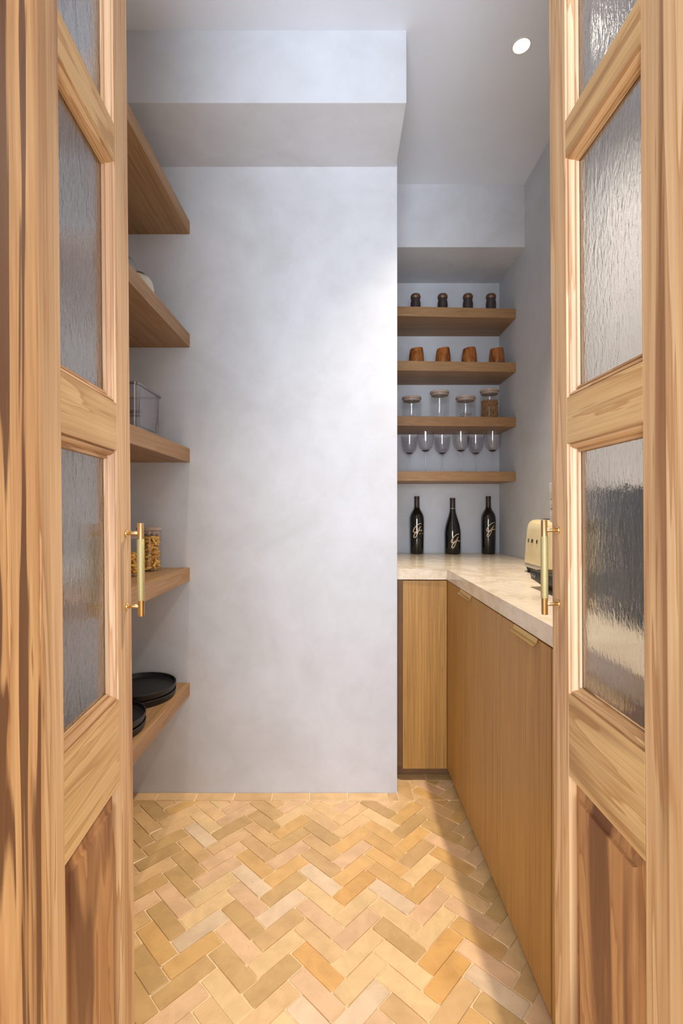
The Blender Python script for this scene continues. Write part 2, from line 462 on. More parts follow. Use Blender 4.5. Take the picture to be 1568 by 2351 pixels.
# border courses along the plaster and the toe kick
x = XN - 0.004
xs = [px2floor((p, 1829))[0] for p in (300, 362, 451, 537, 625, 711, 797, 889)]
xs = [-0.905] + xs[1:] + [XBK + 0.0]
for a, b in zip(xs, xs[1:]):
    tile_obj([[(a, YH), (b, YH), (b, YW - 0.001), (a, YW - 0.001)]], rt.choice(['sand', 'tan', 'pink', 'sand'])); cnt += 1
tile_obj([[(XBK, YH), (XN, YH), (XBK, YW)]], 'sand')
tile_obj([[(XBK + 0.001, YW), (XN, YH), (XN, YN), (XBK + 0.001, YN)]], 'tan')
for a, b in ((XBK + 0.001, 0.375), (0.375, XT)):
    tile_obj([[(a, YN), (b, YN), (b, 2.126), (a, 2.126)]], rt.choice(['tan', 'olive']))
print('tiles', cnt)

# ------------------------------------------------------------------ doors
def bead(W0, W1, Z0, Z1, side, s, prof, back):
    """one side of a moulded frame; leaf coords x along, z up, depth y=s*d"""
    bm = bmesh.new()
    def ring(i, d): return [(W0 + i, Z0 + i), (W1 - i, Z0 + i), (W1 - i, Z1 - i), (W0 + i, Z1 - i)]
    k = {'bottom': 0, 'right': 1, 'top': 2, 'left': 3}[side]
    for mirror in ((False, True) if back else (False,)):
        prev = None
        for i, d in prof:
            dd = (THK - d) if mirror else d
            r = ring(i, d); a, b = r[k], r[(k + 1) % 4]
            cur = (bm.verts.new((a[0], s * dd, a[1])), bm.verts.new((b[0], s * dd, b[1])))
            if prev: bm.faces.new((prev[0], prev[1], cur[1], cur[0]))
            prev = cur
    return bm
THK = 0.034
def pull(root, s, x, side, zs):
    """bar pull; side -1: toward the aisle, +1: behind the leaf"""
    y0 = 0 if side < 0 else THK * s
    dirn = -s if side < 0 else s
    h = bpy.data.objects.new('handle', None); COL.objects.link(h); h.parent = root; h.location = (x, y0, 0)
    h['label'] = 'brass bar pull with a knurled grip'
    OFF = 0.0245
    zb0, zb1 = zs[0], zs[1]
    zp = (zs[2], zs[3]); zg = (zs[4], zs[5])
    bm = bmesh.new()
    cyl(bm, (0, dirn * OFF, zb0), (0, dirn * OFF, zb1), 0.0053, 28)
    obj('bar', bm, M['brass'], h, smooth=True)
    bm = bmesh.new()
    cyl(bm, (0, dirn * OFF, zg[0]), (0, dirn * OFF, zg[1]), 0.0061, 36)
    g = obj('grip', bm, M['knurl'], h, smooth=True); g['label'] = 'duller knurled brass grip'
    for z in zp:
        bm = bmesh.new(); cyl(bm, (0, 0.001 * dirn, z), (0, dirn * (OFF - 0.003), z), 0.0034, 18)
        obj('post', bm, M['brass'], h, smooth=True)
        bm = bmesh.new(); cyl(bm, (0, 0, z), (0, dirn * 0.0028, z), 0.0066, 24)
        obj('rose', bm, M['brass'], h, smooth=True)
HZ = (0.9825, 1.1414, 0.9995, 1.1243, 1.009, 1.1139)
def leaf(name, base, dirv, s, L, stile, deg, rails, handle_x, hz):
    root = bpy.data.objects.new(name, None); COL.objects.link(root); root['kind'] = 'structure'
    root.location = (base[0], base[1], 0); root.rotation_euler = (0, 0, math.atan2(dirv[1], dirv[0]))
    def bx(nm, x0, x1, z0, z1, m, bev=0.0012):
        y0, y1 = sorted((0, s * THK))
        return obj(nm, B(x0, x1, y0, y1, z0, z1, bev=bev), m, root)
    ztop = 2.58
    bx('stile', 0, stile, 0.02, ztop, M['door_z'])
    bx('stile', L - stile, L, 0.02, ztop, M['door_z'])
    a, b = stile + 0.0002, L - stile - 0.0002
    for z0, z1 in rails: bx('rail', a, b, z0, z1, M['door_x'])
    prof = [(0, 0.0005), (0.0006, 0.0048), (0.0022, 0.0048), (0.0026, 0.0028), (0.0050, 0.0034), (0.0078, 0.0060), (0.0092, 0.0092), (0.0096, 0.0116), (0.0112, 0.0116), (0.0116, 0.0104), (0.0150, 0.0108), (0.0152, 0.0152)]
    gaps = [(rails[i][1], rails[i + 1][0]) for i in range(len(rails) - 1)]
    for gi, (z0, z1) in enumerate(gaps):
        if gi == 0:
            # raised timber panel with a sloping field border
            pf = [(0, 0.0125), (0.002, 0.0125), (0.0265, 0.0072), (0.0272, 0.0018), (0.0300, 0.0014)]
            bm = bmesh.new()
            for mir in (False, True):
                prev = None
                for i, d in pf:
                    dd = THK - d if mir else d
                    r = [(a + i, z0 + i), (b - i, z0 + i), (b - i, z1 - i), (a + i, z1 - i)]
                    cur = [bm.verts.new((p[0], s * dd, p[1])) for p in r]
                    if prev:
                        for k in range(4): bm.faces.new((prev[k], prev[(k + 1) % 4], cur[(k + 1) % 4], cur[k]))
                    prev = cur
                bm.faces.new(prev)
            p = obj('panel', bm, M['panel'], root); p['label'] = 'darker raised timber panel'
            continue
        y0, y1 = sorted((s * 0.0152, s * 0.0188))
        obj('pane', B(a + 0.002, b - 0.002, y0, y1, z0 + 0.002, z1 - 0.002), M['ripple'], root)['label'] = 'rippled glass pane'
        for sd in ('bottom', 'right', 'top', 'left'):
            obj('glazing_bead', bead(a, b, z0, z1, sd, s, prof, True), M['bead_x' if sd in ('bottom', 'top') else 'bead_z'], root)
    pull(root, s, handle_x, -1, hz)
    if s > 0: pull(root, s, handle_x, +1, hz)
    bpy.context.view_layer.update()
    lean(root, deg)
    return root
railsL = [(0.02, 0.16), (0.718, 0.855), (1.261, 1.338), (1.732, 1.793), (2.515, 2.58)]
railsR = [(0.02, 0.16), (0.722, 0.857), (1.267, 1.343), (1.736, 1.797), (2.515, 2.58)]
leaf('door_1', (-0.3427, 0.5435), (-0.0811, 1.0), +1, 0.3075, 0.0620, -0.5, railsL, 0.2825, HZ)
leaf('door_2', (0.3771, 0.5435), (-0.0135, 1.0), -1, 0.3065, 0.0560, -0.35, railsR, 0.2825, (0.9805, 1.1414, 0.9985, 1.1243, 1.0085, 1.1139))

# ------------------------------------------------------------------ left floating shelves
LSH = [(2.343, 2.293, 'top'), (1.882, 1.828, 'second'), (1.414, 1.357, 'third'), (0.926, 0.872, 'fourth'), (0.454, 0.402, 'lowest')]
LLAB = ['thick oak floating shelf on the left, topmost and bare', 'thick oak floating shelf on the left holding a cream pot and a glass jar',
        'thick oak floating shelf on the left holding the clear plastic bin', 'thick oak floating shelf on the left holding the pasta jars',
        'thick oak floating shelf on the left, lowest, with black plates on it']
for (z1, z0, _), lb in zip(LSH, LLAB):
    bm = B(-0.1525, 0.1525, -0.367, 0.367, 0, z1 - z0, bev=0.0012)
    tag(obj('floating_shelf', bm, M['oak_y'], loc=(-0.7675, 1.6165, z0)), lb, 'shelf', 'floating shelves on the left wall')
# ------------------------------------------------------------------ niche shelves
NZ = [2.2366, 1.950, 1.658, 1.367]
NLAB = ['oak niche shelf carrying four small dark spice jars, topmost', 'oak niche shelf carrying four wooden cups',
        'oak niche shelf carrying four lidded glass jars', 'oak niche shelf carrying the stemmed glasses, lowest']
for z, lb in zip(NZ, NLAB):
    bm = prism([(0.2375, 2.5455), (XR - 0.0015, 2.580), (XR - 0.0015, YB - 0.001), (0.2375, YB - 0.001)], -0.0505, 0, bev=0.001)
    tag(obj('niche_shelf', bm, M['oak_x'], loc=(0, 0, z)), lb, 'shelf', 'oak shelves in the niche')

# ------------------------------------------------------------------ worktop + cabinets
ZT = 0.91
XE, Y1 = 0.461, 2.07
bm = prism([(0.2375, Y1 - 0.003), (XE - 0.003, Y1 - 0.003), (XE - 0.003, 0.60), (XR - 0.001, 0.60), (XR - 0.001, YB - 0.001), (0.2375, YB - 0.001)], -0.045, 0, bev=0.0022)
tag(obj('countertop', bm, M['stone'], loc=(0, 0, ZT)), 'beige veined quartzite worktop running along the niche and right side', 'countertop')
ZK = 0.054; ZD = ZT - 0.0475
def cabinet(label, x0, x1, y0, y1, face, doors, toe):
    c = thing('base_cabinet', label, 'cabinet', ((x0 + x1) / 2, (y0 + y1) / 2, 0), 'oak base cabinets')
    ox, oy = (x0 + x1) / 2, (y0 + y1) / 2
    obj('body', B(x0 - ox, x1 - ox, y0 - oy, y1 - oy, ZK + 0.001, ZD), M['dark_oak'], c)  # body coloured dark so the gaps between doors read as shade
    for (a, b, hy) in doors:
        if face == 'x':
            d = obj('door', B(x0 - ox - 0.0200, x0 - ox - 0.0008, a + 0.0017 - oy, b - 0.0017 - oy, ZK, ZD - 0.003, bev=0.0008), M['oak_z'], c)
        else:
            d = obj('door', B(a - ox, b - ox, y0 - oy - 0.0200, y0 - oy - 0.0008, ZK, ZD - 0.003, bev=0.0008), M['oak_z'], c)
        if hy is not None:
            # folded brass edge pull hooked over the door's top edge
            w = 0.075; X0 = x0 - ox - 0.0204
            sec = [(X0 + 0.014, ZD - 0.0025), (X0, ZD - 0.0025), (X0 - 0.0030, ZD - 0.0125), (X0 - 0.0115, ZD - 0.0185), (X0 - 0.0124, ZD - 0.0176),
                   (X0 - 0.0042, ZD - 0.0116), (X0 - 0.0008, ZD - 0.0012), (X0 + 0.014, ZD - 0.0012)]
            bm = bmesh.new(); r = [[bm.verts.new((p, hy - oy + t, q)) for p, q in sec] for t in (-w, w)]
            n = len(sec)
            for i in range(n): bm.faces.new((r[0][i], r[0][(i + 1) % n], r[1][(i + 1) % n], r[1][i]))
            bm.faces.new(r[0][::-1]); bm.faces.new(r[1])
            h = obj('handle', bm, M['brass_pull'], d); h['label'] = 'thin folded brass edge pull'
    tb = toe
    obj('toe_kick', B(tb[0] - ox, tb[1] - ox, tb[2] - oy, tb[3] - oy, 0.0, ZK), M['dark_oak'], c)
    return c
XF = 0.4597
cabinet('narrow oak cabinet under the niche beside the plaster wall', 0.238, XF + 0.0190, Y1 + 0.0208, 2.60, 'y', [(0.270, XF - 0.0012, None)], (0.2375, 0.5375, 2.128, 2.145))
cabinet('oak cabinet in the corner with a long brass edge pull', XF + 0.0210, XR - 0.002, 1.399, Y1 + 0.0190, 'x', [(1.399, Y1 + 0.018, 1.766)], (0.5380, 0.552, 1.40, Y1 + 0.05))
cabinet('oak cabinet seen just before the right door edge', XF + 0.0210, XR - 0.002, 1.053, 1.397, 'x', [(1.053, 1.397, 1.198)], (0.5380, 0.552, 1.054, 1.396))
cabinet('oak cabinet behind the right glazed door leaf', XF + 0.0210, XR - 0.002, 0.605, 1.051, 'x', [(0.605, 1.051, 0.83)], (0.5380, 0.552, 0.606, 1.050))

# ------------------------------------------------------------------ downlights
def downlight(loc, label):
    d = thing('recessed_downlight', label, 'ceiling light', loc)
    obj('trim_ring', lathe([(0.0285, 0.0005), (0.0285, -0.0015), (0.0335, -0.002), (0.0345, 0.0)], 40), M['white_plastic'], d, smooth=True)
    obj('lens', lathe([(0, -0.0008), (0.0284, -0.0008)], 40), M['lens'], d)
downlight((0.649, 1.727, ZC), 'small round recessed ceiling light near the right wall')

# ------------------------------------------------------------------ niche shelf contents
# 1) spice jars
def spice(x, y, z, lb):
    t = thing('spice_jar', lb, 'jar', (x, y, z), 'dark spice jars on the top niche shelf')
    obj('glass_body', lathe([(0, 0), (0.027, 0), (0.0285, 0.004), (0.0285, 0.045), (0.026, 0.062), (0.0235, 0.072), (0.024, 0.078)], 32), M['glass'], t, smooth=True)
    obj('contents', lathe([(0, 0.002), (0.0262, 0.003), (0.0268, 0.045), (0.0245, 0.060), (0.0222, 0.070), (0, 0.071)], 28), M['spice'], t, smooth=True)
    obj('lid', lathe([(0.0225, 0.070), (0.0265, 0.074), (0.0275, 0.080), (0.0265, 0.088), (0.022, 0.095), (0.012, 0.099), (0, 0.100)], 32), M['spice_lid'], t, smooth=True)
SY = 2.625
def nx(px, y): return (px - CX) / F * y
for px, lb in ((954, 'small dark spice jar with bronze cap, leftmost of the four on the top niche shelf'), (1016, 'small dark spice jar with bronze cap, second from the plaster wall'),
               (1074, 'small dark spice jar with bronze cap, second from the right on the top niche shelf'), (1127, 'small dark spice jar with bronze cap, rightmost on the top niche shelf')):
    spice(nx(px, SY), SY, NZ[0], lb)
# 2) wooden cups, rims cut on a slant
def cup(px, lb, rz):
    y = 2.632; t = thing('wooden_cup', lb, 'cup', (nx(px, y), y, NZ[1]), 'wooden cups on the second niche shelf', rz=rz)
    seg = 40; bm = bmesh.new(); rings = []
    prof = [(0, 0), (0.034, 0), (0.039, 0.004), (0.0412, 0.020), (0.0405, 0.050), (0.0365, 0.078), (0.034, 0.090), (0.0322, 0.0905), (0.032, 0.088), (0.036, 0.055), (0.0365, 0.02), (0.030, 0.008), (0, 0.007)]
    for r, z in prof:
        if r == 0: rings.append([bm.verts.new((0, 0, z))]); continue
        rr = []
        for i in range(seg):
            a = 2 * math.pi * i / seg
            rr.append(bm.verts.new((r * math.cos(a), r * math.sin(a), z * (1 + 0.0 + 0.045 * math.cos(a) * (z / 0.09) ** 3) )))
        rings.append(rr)
    for A, Bq in zip(rings, rings[1:]):
        for i in range(seg):
            j = (i + 1) % seg
            if len(A) == 1: bm.faces.new((A[0], Bq[j], Bq[i]))
            elif len(Bq) == 1: bm.faces.new((A[i], A[j], Bq[0]))
            else: bm.faces.new((A[i], A[j], Bq[j], Bq[i]))
    obj('bowl', bm, M['cup'], t, smooth=True)
for px, lb, rz in ((956, 'glossy brown wooden cup nearest the plaster wall', 0.5), (1017, 'lighter honey brown wooden cup, second from the left', 0.2),
                   (1077, 'grained brown wooden cup, third from the left', -0.2), (1140, 'reddest wooden cup at the right end of its shelf', 0.9)):
    cup(px, lb, rz)
# 3) lidded jars
def canister(x, y, z, r, h, lb, group, lid_r=None):
    t = thing('glass_jar', lb, 'jar', (x, y, z), group)
    obj('glass_body', lathe([(0, 0.001), (r - 0.003, 0.001), (r, 0.004), (r, h - 0.014), (r - 0.002, h - 0.010)], 48), M['glass'], t, smooth=True)
    l = obj('lid', lathe([(0, h - 0.022), (r - 0.006, h - 0.022), (r - 0.005, h - 0.011), (r + 0.0002, h - 0.010), (r + 0.0010, h - 0.005), (r + 0.0002, h), (r - 0.004, h + 0.001), (0, h + 0.001)], 48), M['lid'], t, smooth=True)
    l['label'] = 'pale bamboo lid'
    return t
JG = 'lidded glass jars on the third niche shelf'
JY = 2.635
canister(nx(945, JY), JY, NZ[2], 0.052, 0.118, 'short empty glass jar with bamboo lid nearest the plaster wall', JG)
canister(nx(1009, JY), JY, NZ[2], 0.051, 0.148, 'tall empty glass jar with bamboo lid, second from the left', JG)
canister(nx(1069, JY), JY, NZ[2], 0.053, 0.119, 'short glass jar with a few crumbs at the bottom', JG)
canister(nx(1124, JY), JY, NZ[2], 0.051, 0.156, 'tall glass jar filled with brown granola', JG)
def heap(name, x, y, z, r, h, n, m, label, cat, sz, seed):
    rr = random.Random(seed); bm = bmesh.new()
    for _ in range(n):
        a = rr.uniform(0, 2 * math.pi); q = r * math.sqrt(rr.uniform(0.35, 0.98)); zz_ = rr.uniform(0.004, h)
        t = bmesh.new(); bmesh.ops.create_icosphere(t, subdivisions=1, radius=sz)
        t.transform(Matrix.Translation((q * math.cos(a), q * math.sin(a), zz_)) @ Matrix.Rotation(rr.uniform(0, 3), 4, (rr.random(), rr.random(), 0.5)) @ Matrix.Diagonal((1.3, 0.9, 0.6, 1)))
        me = bpy.data.meshes.new('tmp'); t.to_mesh(me); t.free(); bm.from_mesh(me); bpy.data.meshes.remove(me)
    return tag(obj(name, bm, m, loc=(x, y, z)), label, cat, kind='stuff')
heap('granola', nx(1124, JY), JY, NZ[2], 0.043, 0.098, 2400, M['granola'], 'brown granola filling the tall jar on the niche shelf', 'cereal', 0.0045, 5)
heap('crumbs', nx(1069, JY), JY, NZ[2], 0.030, 0.034, 30, M['granola'], 'few brown crumbs inside the short glass jar', 'cereal', 0.0035, 6)
# 4) stemmed glasses
gp = [(0, 0.0), (0.036, 0.0005), (0.0365, 0.0015), (0.012, 0.004), (0.0048, 0.010), (0.0036, 0.030), (0.0034, 0.090), (0.0048, 0.106), (0.010, 0.1115), (0.024, 0.120), (0.035, 0.133),
      (0.041, 0.150), (0.0445, 0.175), (0.047, 0.200), (0.0492, 0.218), (0.0480, 0.218), (0.0455, 0.195), (0.0430, 0.172), (0.0395, 0.151), (0.033, 0.135), (0.022, 0.1235), (0.008, 0.118), (0, 0.1175)]
g0 = thing('stemmed_glass', 'x', 'glass', (0, 0, NZ[3]), 'stemmed glasses on the lowest niche shelf')
bm = lathe([p for p in gp if p[1] >= 0.1059], 44); obj('bowl', bm, M['wine_glass'], g0, smooth=True)
obj('stem', lathe([(0.012, 0.004), (0.0048, 0.010), (0.0036, 0.030), (0.0034, 0.090), (0.0048, 0.106)], 20), M['wine_glass'], g0, smooth=True)
obj('foot', lathe([(0, 0), (0.036, 0.0005), (0.0365, 0.0015), (0.012, 0.004)], 40), M['wine_glass'], g0, smooth=True)
obj('bowl_base', lathe([(0, 0.112), (0.012, 0.1145), (0.020, 0.119), (0.0215, 0.121), (0.007, 0.116), (0, 0.1155)], 24), M['acrylic_rim'], g0, smooth=True)
GL = [(940, 2.76, 'stemmed glass at the back, nearest the plaster wall'), (977, 2.635, 'stemmed glass at the front, leftmost of the front row'), (1015, 2.76, 'stemmed glass at the back, middle of the back row'),
      (1058, 2.635, 'stemmed glass at the front, middle of the front row'), (1092, 2.76, 'stemmed glass at the back, rightmost of the back row'), (1131, 2.635, 'stemmed glass at the front right end of the lowest niche shelf')]
for i, (px, y, lb) in enumerate(GL):
    g = g0 if i == 0 else copy_tree(g0)
    g.location = (nx(px, y), y, NZ[3]); g['label'] = lb

# ------------------------------------------------------------------ wine bottles
GS = [[(248, 520), (243, 511), (225, 513), (190, 530), (158, 558), (132, 598), (121, 632), (130, 652), (155, 648), (185, 618), (212, 585), (236, 556)],
      [(238, 556), (218, 596), (196, 645), (172, 700), (150, 733), (133, 735), (127, 715), (142, 678), (175, 645), (212, 625), (244, 618), (260, 620), (256, 634), (246, 640)]]
def smooth_line(pts, n=6):
    out = []
    for i in range(len(pts) - 1):
        p0 = pts[max(i - 1, 0)]; p1 = pts[i]; p2 = pts[i + 1]; p3 = pts[min(i + 2, len(pts) - 1)]
        for k in range(n):
            t = k / n
            out.append(tuple(0.5 * ((2 * p1[j]) + (-p0[j] + p2[j]) * t + (2 * p0[j] - 5 * p1[j] + 4 * p2[j] - p3[j]) * t * t + (-p0[j] + 3 * p1[j] - 3 * p2[j] + p3[j]) * t ** 3) for j in (0, 1)))
    out.append(pts[-1]); return out
def ribbon(bm, pts, r, wf):
    prev = None; n = len(pts)
    for i, (u, v) in enumerate(pts):
        a = pts[max(i - 1, 0)]; b = pts[min(i + 1, n - 1)]
        dx, dy = b[0] - a[0], b[1] - a[1]; L = math.hypot(dx, dy) or 1
        w_ = wf(i / (n - 1)); ux, uy = -dy / L * w_, dx / L * w_
        cur = []
        for sg in (-1, 1):
            x = (u + sg * ux) / r
            x = max(-1.4, min(1.4, x)); x = math.asin(max(-0.99, min(0.99, x)))
            cur.append(bm.verts.new((r * math.sin(x), -r * math.cos(x), v + sg * uy)))
        if prev: bm.faces.new((prev[0], prev[1], cur[1], cur[0]))
        prev = cur
def bottle(px, y, kind, lcx, lcy, lb, small=False):
    t = thing('wine_bottle', lb, 'bottle', (nx(px, y), y, ZT), 'black wine bottles on the worktop')
    u = y / F
    if kind == 'bordeaux':
        R_ = 0.0415; Htot = 0.332
        prof = [(0, 0.002), (0.030, 0), (0.037, 0.002), (0.039, 0.008), (0.0405, 0.10), (0.0415, 0.195), (0.0405, 0.211), (0.036, 0.228), (0.028, 0.243), (0.0195, 0.256), (0.0155, 0.268), (0.0148, 0.274)]
        cap = [(0.0149, 0.266), (0.0143, 0.300), (0.0142, 0.318), (0.0150, 0.320), (0.0150, 0.330), (0.013, 0.332), (0, 0.332)]; bz = 0.2665
    else:
        R_ = 0.0468; Htot = 0.322
        prof = [(0, 0.002), (0.036, 0), (0.044, 0.003), (0.0465, 0.010), (0.0468, 0.115), (0.0455, 0.135), (0.041, 0.162), (0.033, 0.192), (0.024, 0.219), (0.0185, 0.240), (0.0158, 0.262)]
        cap = [(0.0160, 0.259), (0.0152, 0.290), (0.0148, 0.308), (0.0157, 0.310), (0.0157, 0.320), (0.0135, 0.322), (0, 0.322)]; bz = 0.2595
    obj('glass_body', lathe(prof, 48), M['bottle'], t, smooth=True)
    obj('capsule', lathe(cap, 32), M['capsule'], t, smooth=True)
    rb = cap[0][0] + 0.0004
    b = obj('foil_band', lathe([(rb, bz), (rb, bz + 0.0035)], 32), M['band'], t, smooth=True)
    bm = bmesh.new(); k = u / 7.127
    rr = R_ + 0.0006
    def cv(p): return ((p[0] - 190) * k + (lcx - px) * u, -(p[1] - 625) * k + (CY - lcy) * u + (H - ZT))
    for si, st in enumerate(GS):
        ribbon(bm, [cv(p) for p in smooth_line(st)], rr, lambda t_: 0.0009 + 0.0013 * math.sin(math.pi * min(1, t_ * 1.1)) )
    lg = obj('lettering', bm, M['gold_ink'], t); lg['label'] = 'gold script letter g printed on the glass'
    if small:
        bm = bmesh.new()
        for a, c in ((207, 244), (262, 291)):
            ribbon(bm, [cv((a + (c - a) * q / 5, 674)) for q in range(6)], rr, lambda t_: 0.0008)
        obj('small_print', bm, M['gold_ink'], t)
    return t
BY = 2.79
bottle(957, BY, 'bordeaux', 956.5, 1217.5, 'black wine bottle with gold g standing nearest the plaster wall', True)
bottle(1039, BY, 'burgundy', 1042, 1241, 'slope-shouldered black wine bottle in the middle, gold g set low')
bottle(1121, BY, 'bordeaux', 1122.5, 1215.5, 'straight black wine bottle with gold g standing farthest right')

# ------------------------------------------------------------------ toaster
TC = (0.842, 1.865, ZT)
t = thing('toaster', 'cream retro toaster with metal lettering and chrome base on the worktop', 'toaster', TC)
lev = [(0.035, 0.081, 0.148), (0.045, 0.0835, 0.150), (0.09, 0.081, 0.147), (0.14, 0.078, 0.1445), (0.175, 0.075, 0.1415), (0.195, 0.071, 0.1375), (0.206, 0.064, 0.131), (0.2115, 0.055, 0.122), (0.2135, 0.045, 0.112)]
obj('shell', loft([(rrect(a, b, 0.034 * (a / 0.081), 7), z) for z, a, b in lev]), M['cream'], t, smooth=True)
obj('base_band', loft([(rrect(0.0845, 0.151, 0.044, 7), 0.022), (rrect(0.0855, 0.152, 0.045, 7), 0.026), (rrect(0.0850, 0.1515, 0.044, 7), 0.035)]), M['chrome'], t, smooth=True)
obj('plinth', loft([(rrect(0.076, 0.142, 0.04, 6), 0.006), (rrect(0.080, 0.146, 0.04, 6), 0.0215)]), M['rubber'], t)
for fx in (-0.06, 0.06):
    for fy in (-0.12, 0.12):
        obj('foot', lathe([(0, 0), (0.010, 0), (0.011, 0.006), (0, 0.006)], 16, c=(fx, fy, 0)), M['rubber'], t)
obj('slot_plate', loft([(rrect(0.034, 0.100, 0.02, 5), 0.2131), (rrect(0.033, 0.099, 0.02, 5), 0.2165)]), M['chrome'], t, smooth=True)
for sx in (-0.015, 0.015):
    obj('slot', B(sx - 0.006, sx + 0.006, -0.085, 0.085, 0.2166, 0.2172), M['rubber'], t)
obj('lever', B(-0.014, 0.014, -0.168, -0.146, 0.150, 0.162, bev=0.003), M['chrome'], t)
def text_mesh(s, size, m, parent, mtx, name='lettering', ext=0.0006, spacing=1.0):
    c = bpy.data.curves.new('txt', 'FONT'); c.body = s; c.size = size; c.extrude = ext; c.space_character = spacing; c.align_x = 'CENTER'
    o = bpy.data.objects.new('txt', c); COL.objects.link(o)
    dg = bpy.context.evaluated_depsgraph_get(); me = bpy.data.meshes.new_from_object(o.evaluated_get(dg))
    bpy.data.objects.remove(o); me.materials.clear(); me.materials.append(m)
    q = bpy.data.objects.new(name, me); COL.objects.link(q); q.parent = parent; q.matrix_local = mtx
    return q
tilt = R(4.5)
for ch, yy in (('S', 1.953), ('M', 1.916), ('E', 1.870), ('G', 1.824)):
    mt = Matrix.Translation((-0.0802, yy - TC[1], 0.122)) @ Matrix(((0, math.sin(tilt), -math.cos(tilt), 0), (-1, 0, 0, 0), (0, math.cos(tilt), math.sin(tilt), 0), (0, 0, 0, 1)))
    text_mesh(ch, 0.0205, M['letter'], t, mt, 'letter', 0.0016)

# ------------------------------------------------------------------ coffee machine
MC = (0.80, 1.50, ZT)
t = thing('coffee_machine', 'white coffee machine with black drip tray beside the toaster', 'coffee machine', MC)
def Lb(x0, x1, y0, y1, z0, z1, bev=0.0): return B(x0 - MC[0], x1 - MC[0], y0 - MC[1], y1 - MC[1], z0 - MC[2], z1 - MC[2], bev=bev)
obj('body', Lb(0.775, 0.93, 1.41, 1.60, 0.912, 1.235, bev=0.012), M['white_plastic'], t, smooth=True)
for z0, z1, d in ((1.1985, 1.252, 0), (1.168, 1.1965, 0.001), (1.120, 1.1645, 0.001)):
    obj('head_section', Lb(0.692 + d, 0.80, 1.43, 1.60, z0, z1, bev=0.008 if z0 < 1.15 else 0.004), M['white_plastic'], t, smooth=True)
obj('head_seam', Lb(0.6975, 0.79, 1.436, 1.594, 1.16, 1.20), M['rubber'], t)
obj('spout', Lb(0.71, 0.735, 1.49, 1.53, 1.095, 1.120, bev=0.004), M['black'], t)
lv = [(0.905, 0.070, 0.070, 0.035), (0.912, 0.075, 0.08, 0.035), (0.938, 0.090, 0.095, 0.02), (0.962, 0.092, 0.097, 0.016), (0.9655, 0.090, 0.095, 0.016)]
tx0 = 0.714 - MC[0]
obj('drip_tray', loft([([(x + tx0 + (0.02 if z < 0.93 else 0), y - 0.003) for x, y in rrect(a, b, r, 5)], max(z, 0.911) - ZT) for z, a, b, r in lv[1:]]), M['black'], t, smooth=True)
for i in range(9):
    yy = -0.075 + i * 0.018
    obj('grille_bar', B(tx0 - 0.070, tx0 + 0.070, yy - 0.0016, yy + 0.0016, 0.0556, 0.0575), M['chrome'], t)
# badge on the tray's front
bm = bmesh.new(); o_ = rrect(0.0165, 0.0068, 0.006, 5); i_ = rrect(0.0155, 0.0058, 0.005, 5)
vo = [bm.verts.new((x, y, 0)) for x, y in o_]; vi = [bm.verts.new((x, y, 0)) for x, y in i_]
for i in range(len(vo)): bm.faces.new((vo[i], vo[(i + 1) % len(vo)], vi[(i + 1) % len(vi)], vi[i]))
mt = Matrix.Translation((tx0 - 0.0925, 1.553 - MC[1], 0.0405)) @ Matrix(((0, 0, -1, 0), (-1, 0, 0, 0), (0, 1, 0, 0), (0, 0, 0, 1)))
bo = obj('badge_outline', bm, M['logo'], t); bo.matrix_local = mt
text_mesh("De'Longhi", 0.0072, M['logo'], t, mt @ Matrix.Translation((0, -0.0025, 0)), 'badge_lettering', 0.0002)

# ------------------------------------------------------------------ black appliance behind the glass
AC = (0.78, 1.13, ZT)
t = thing('countertop_oven', 'large black appliance on the worktop seen through the right glazed door', 'appliance', AC)
def Lc(x0, x1, y0, y1, z0, z1, bev=0.0): return B(x0 - AC[0], x1 - AC[0], y0 - AC[1], y1 - AC[1], z0 - AC[2], z1 - AC[2], bev=bev)
obj('casing', Lc(0.655, 0.925, 0.93, 1.30, 0.925, 1.215, bev=0.012), M['black'], t, smooth=True)
obj('front_door', Lc(0.640, 0.6545, 0.94, 1.225, 0.935, 1.185, bev=0.003), M['black'], t)
obj('door_bar', Lc(0.622, 0.632, 0.97, 1.20, 1.150, 1.162, bev=0.003), M['black'], t)
for yy in (0.98, 1.19): obj('bar_post', Lc(0.630, 0.641, yy - 0.005, yy + 0.005, 1.150, 1.162), M['black'], t)
for zz_ in (0.98, 1.05, 1.12):
    bm = bmesh.new(); cyl(bm, (0.636 - AC[0], 1.262 - AC[1], zz_ - AC[2]), (0.6555 - AC[0], 1.262 - AC[1], zz_ - AC[2]), 0.016, 24); obj('knob', bm, M['rubber'], t, smooth=True)
for fx in (0.67, 0.91):
    for fy in (0.95, 1.28): obj('foot', Lc(fx - 0.012, fx + 0.012, fy - 0.012, fy + 0.012, 0.9102, 0.9255), M['rubber'], t)

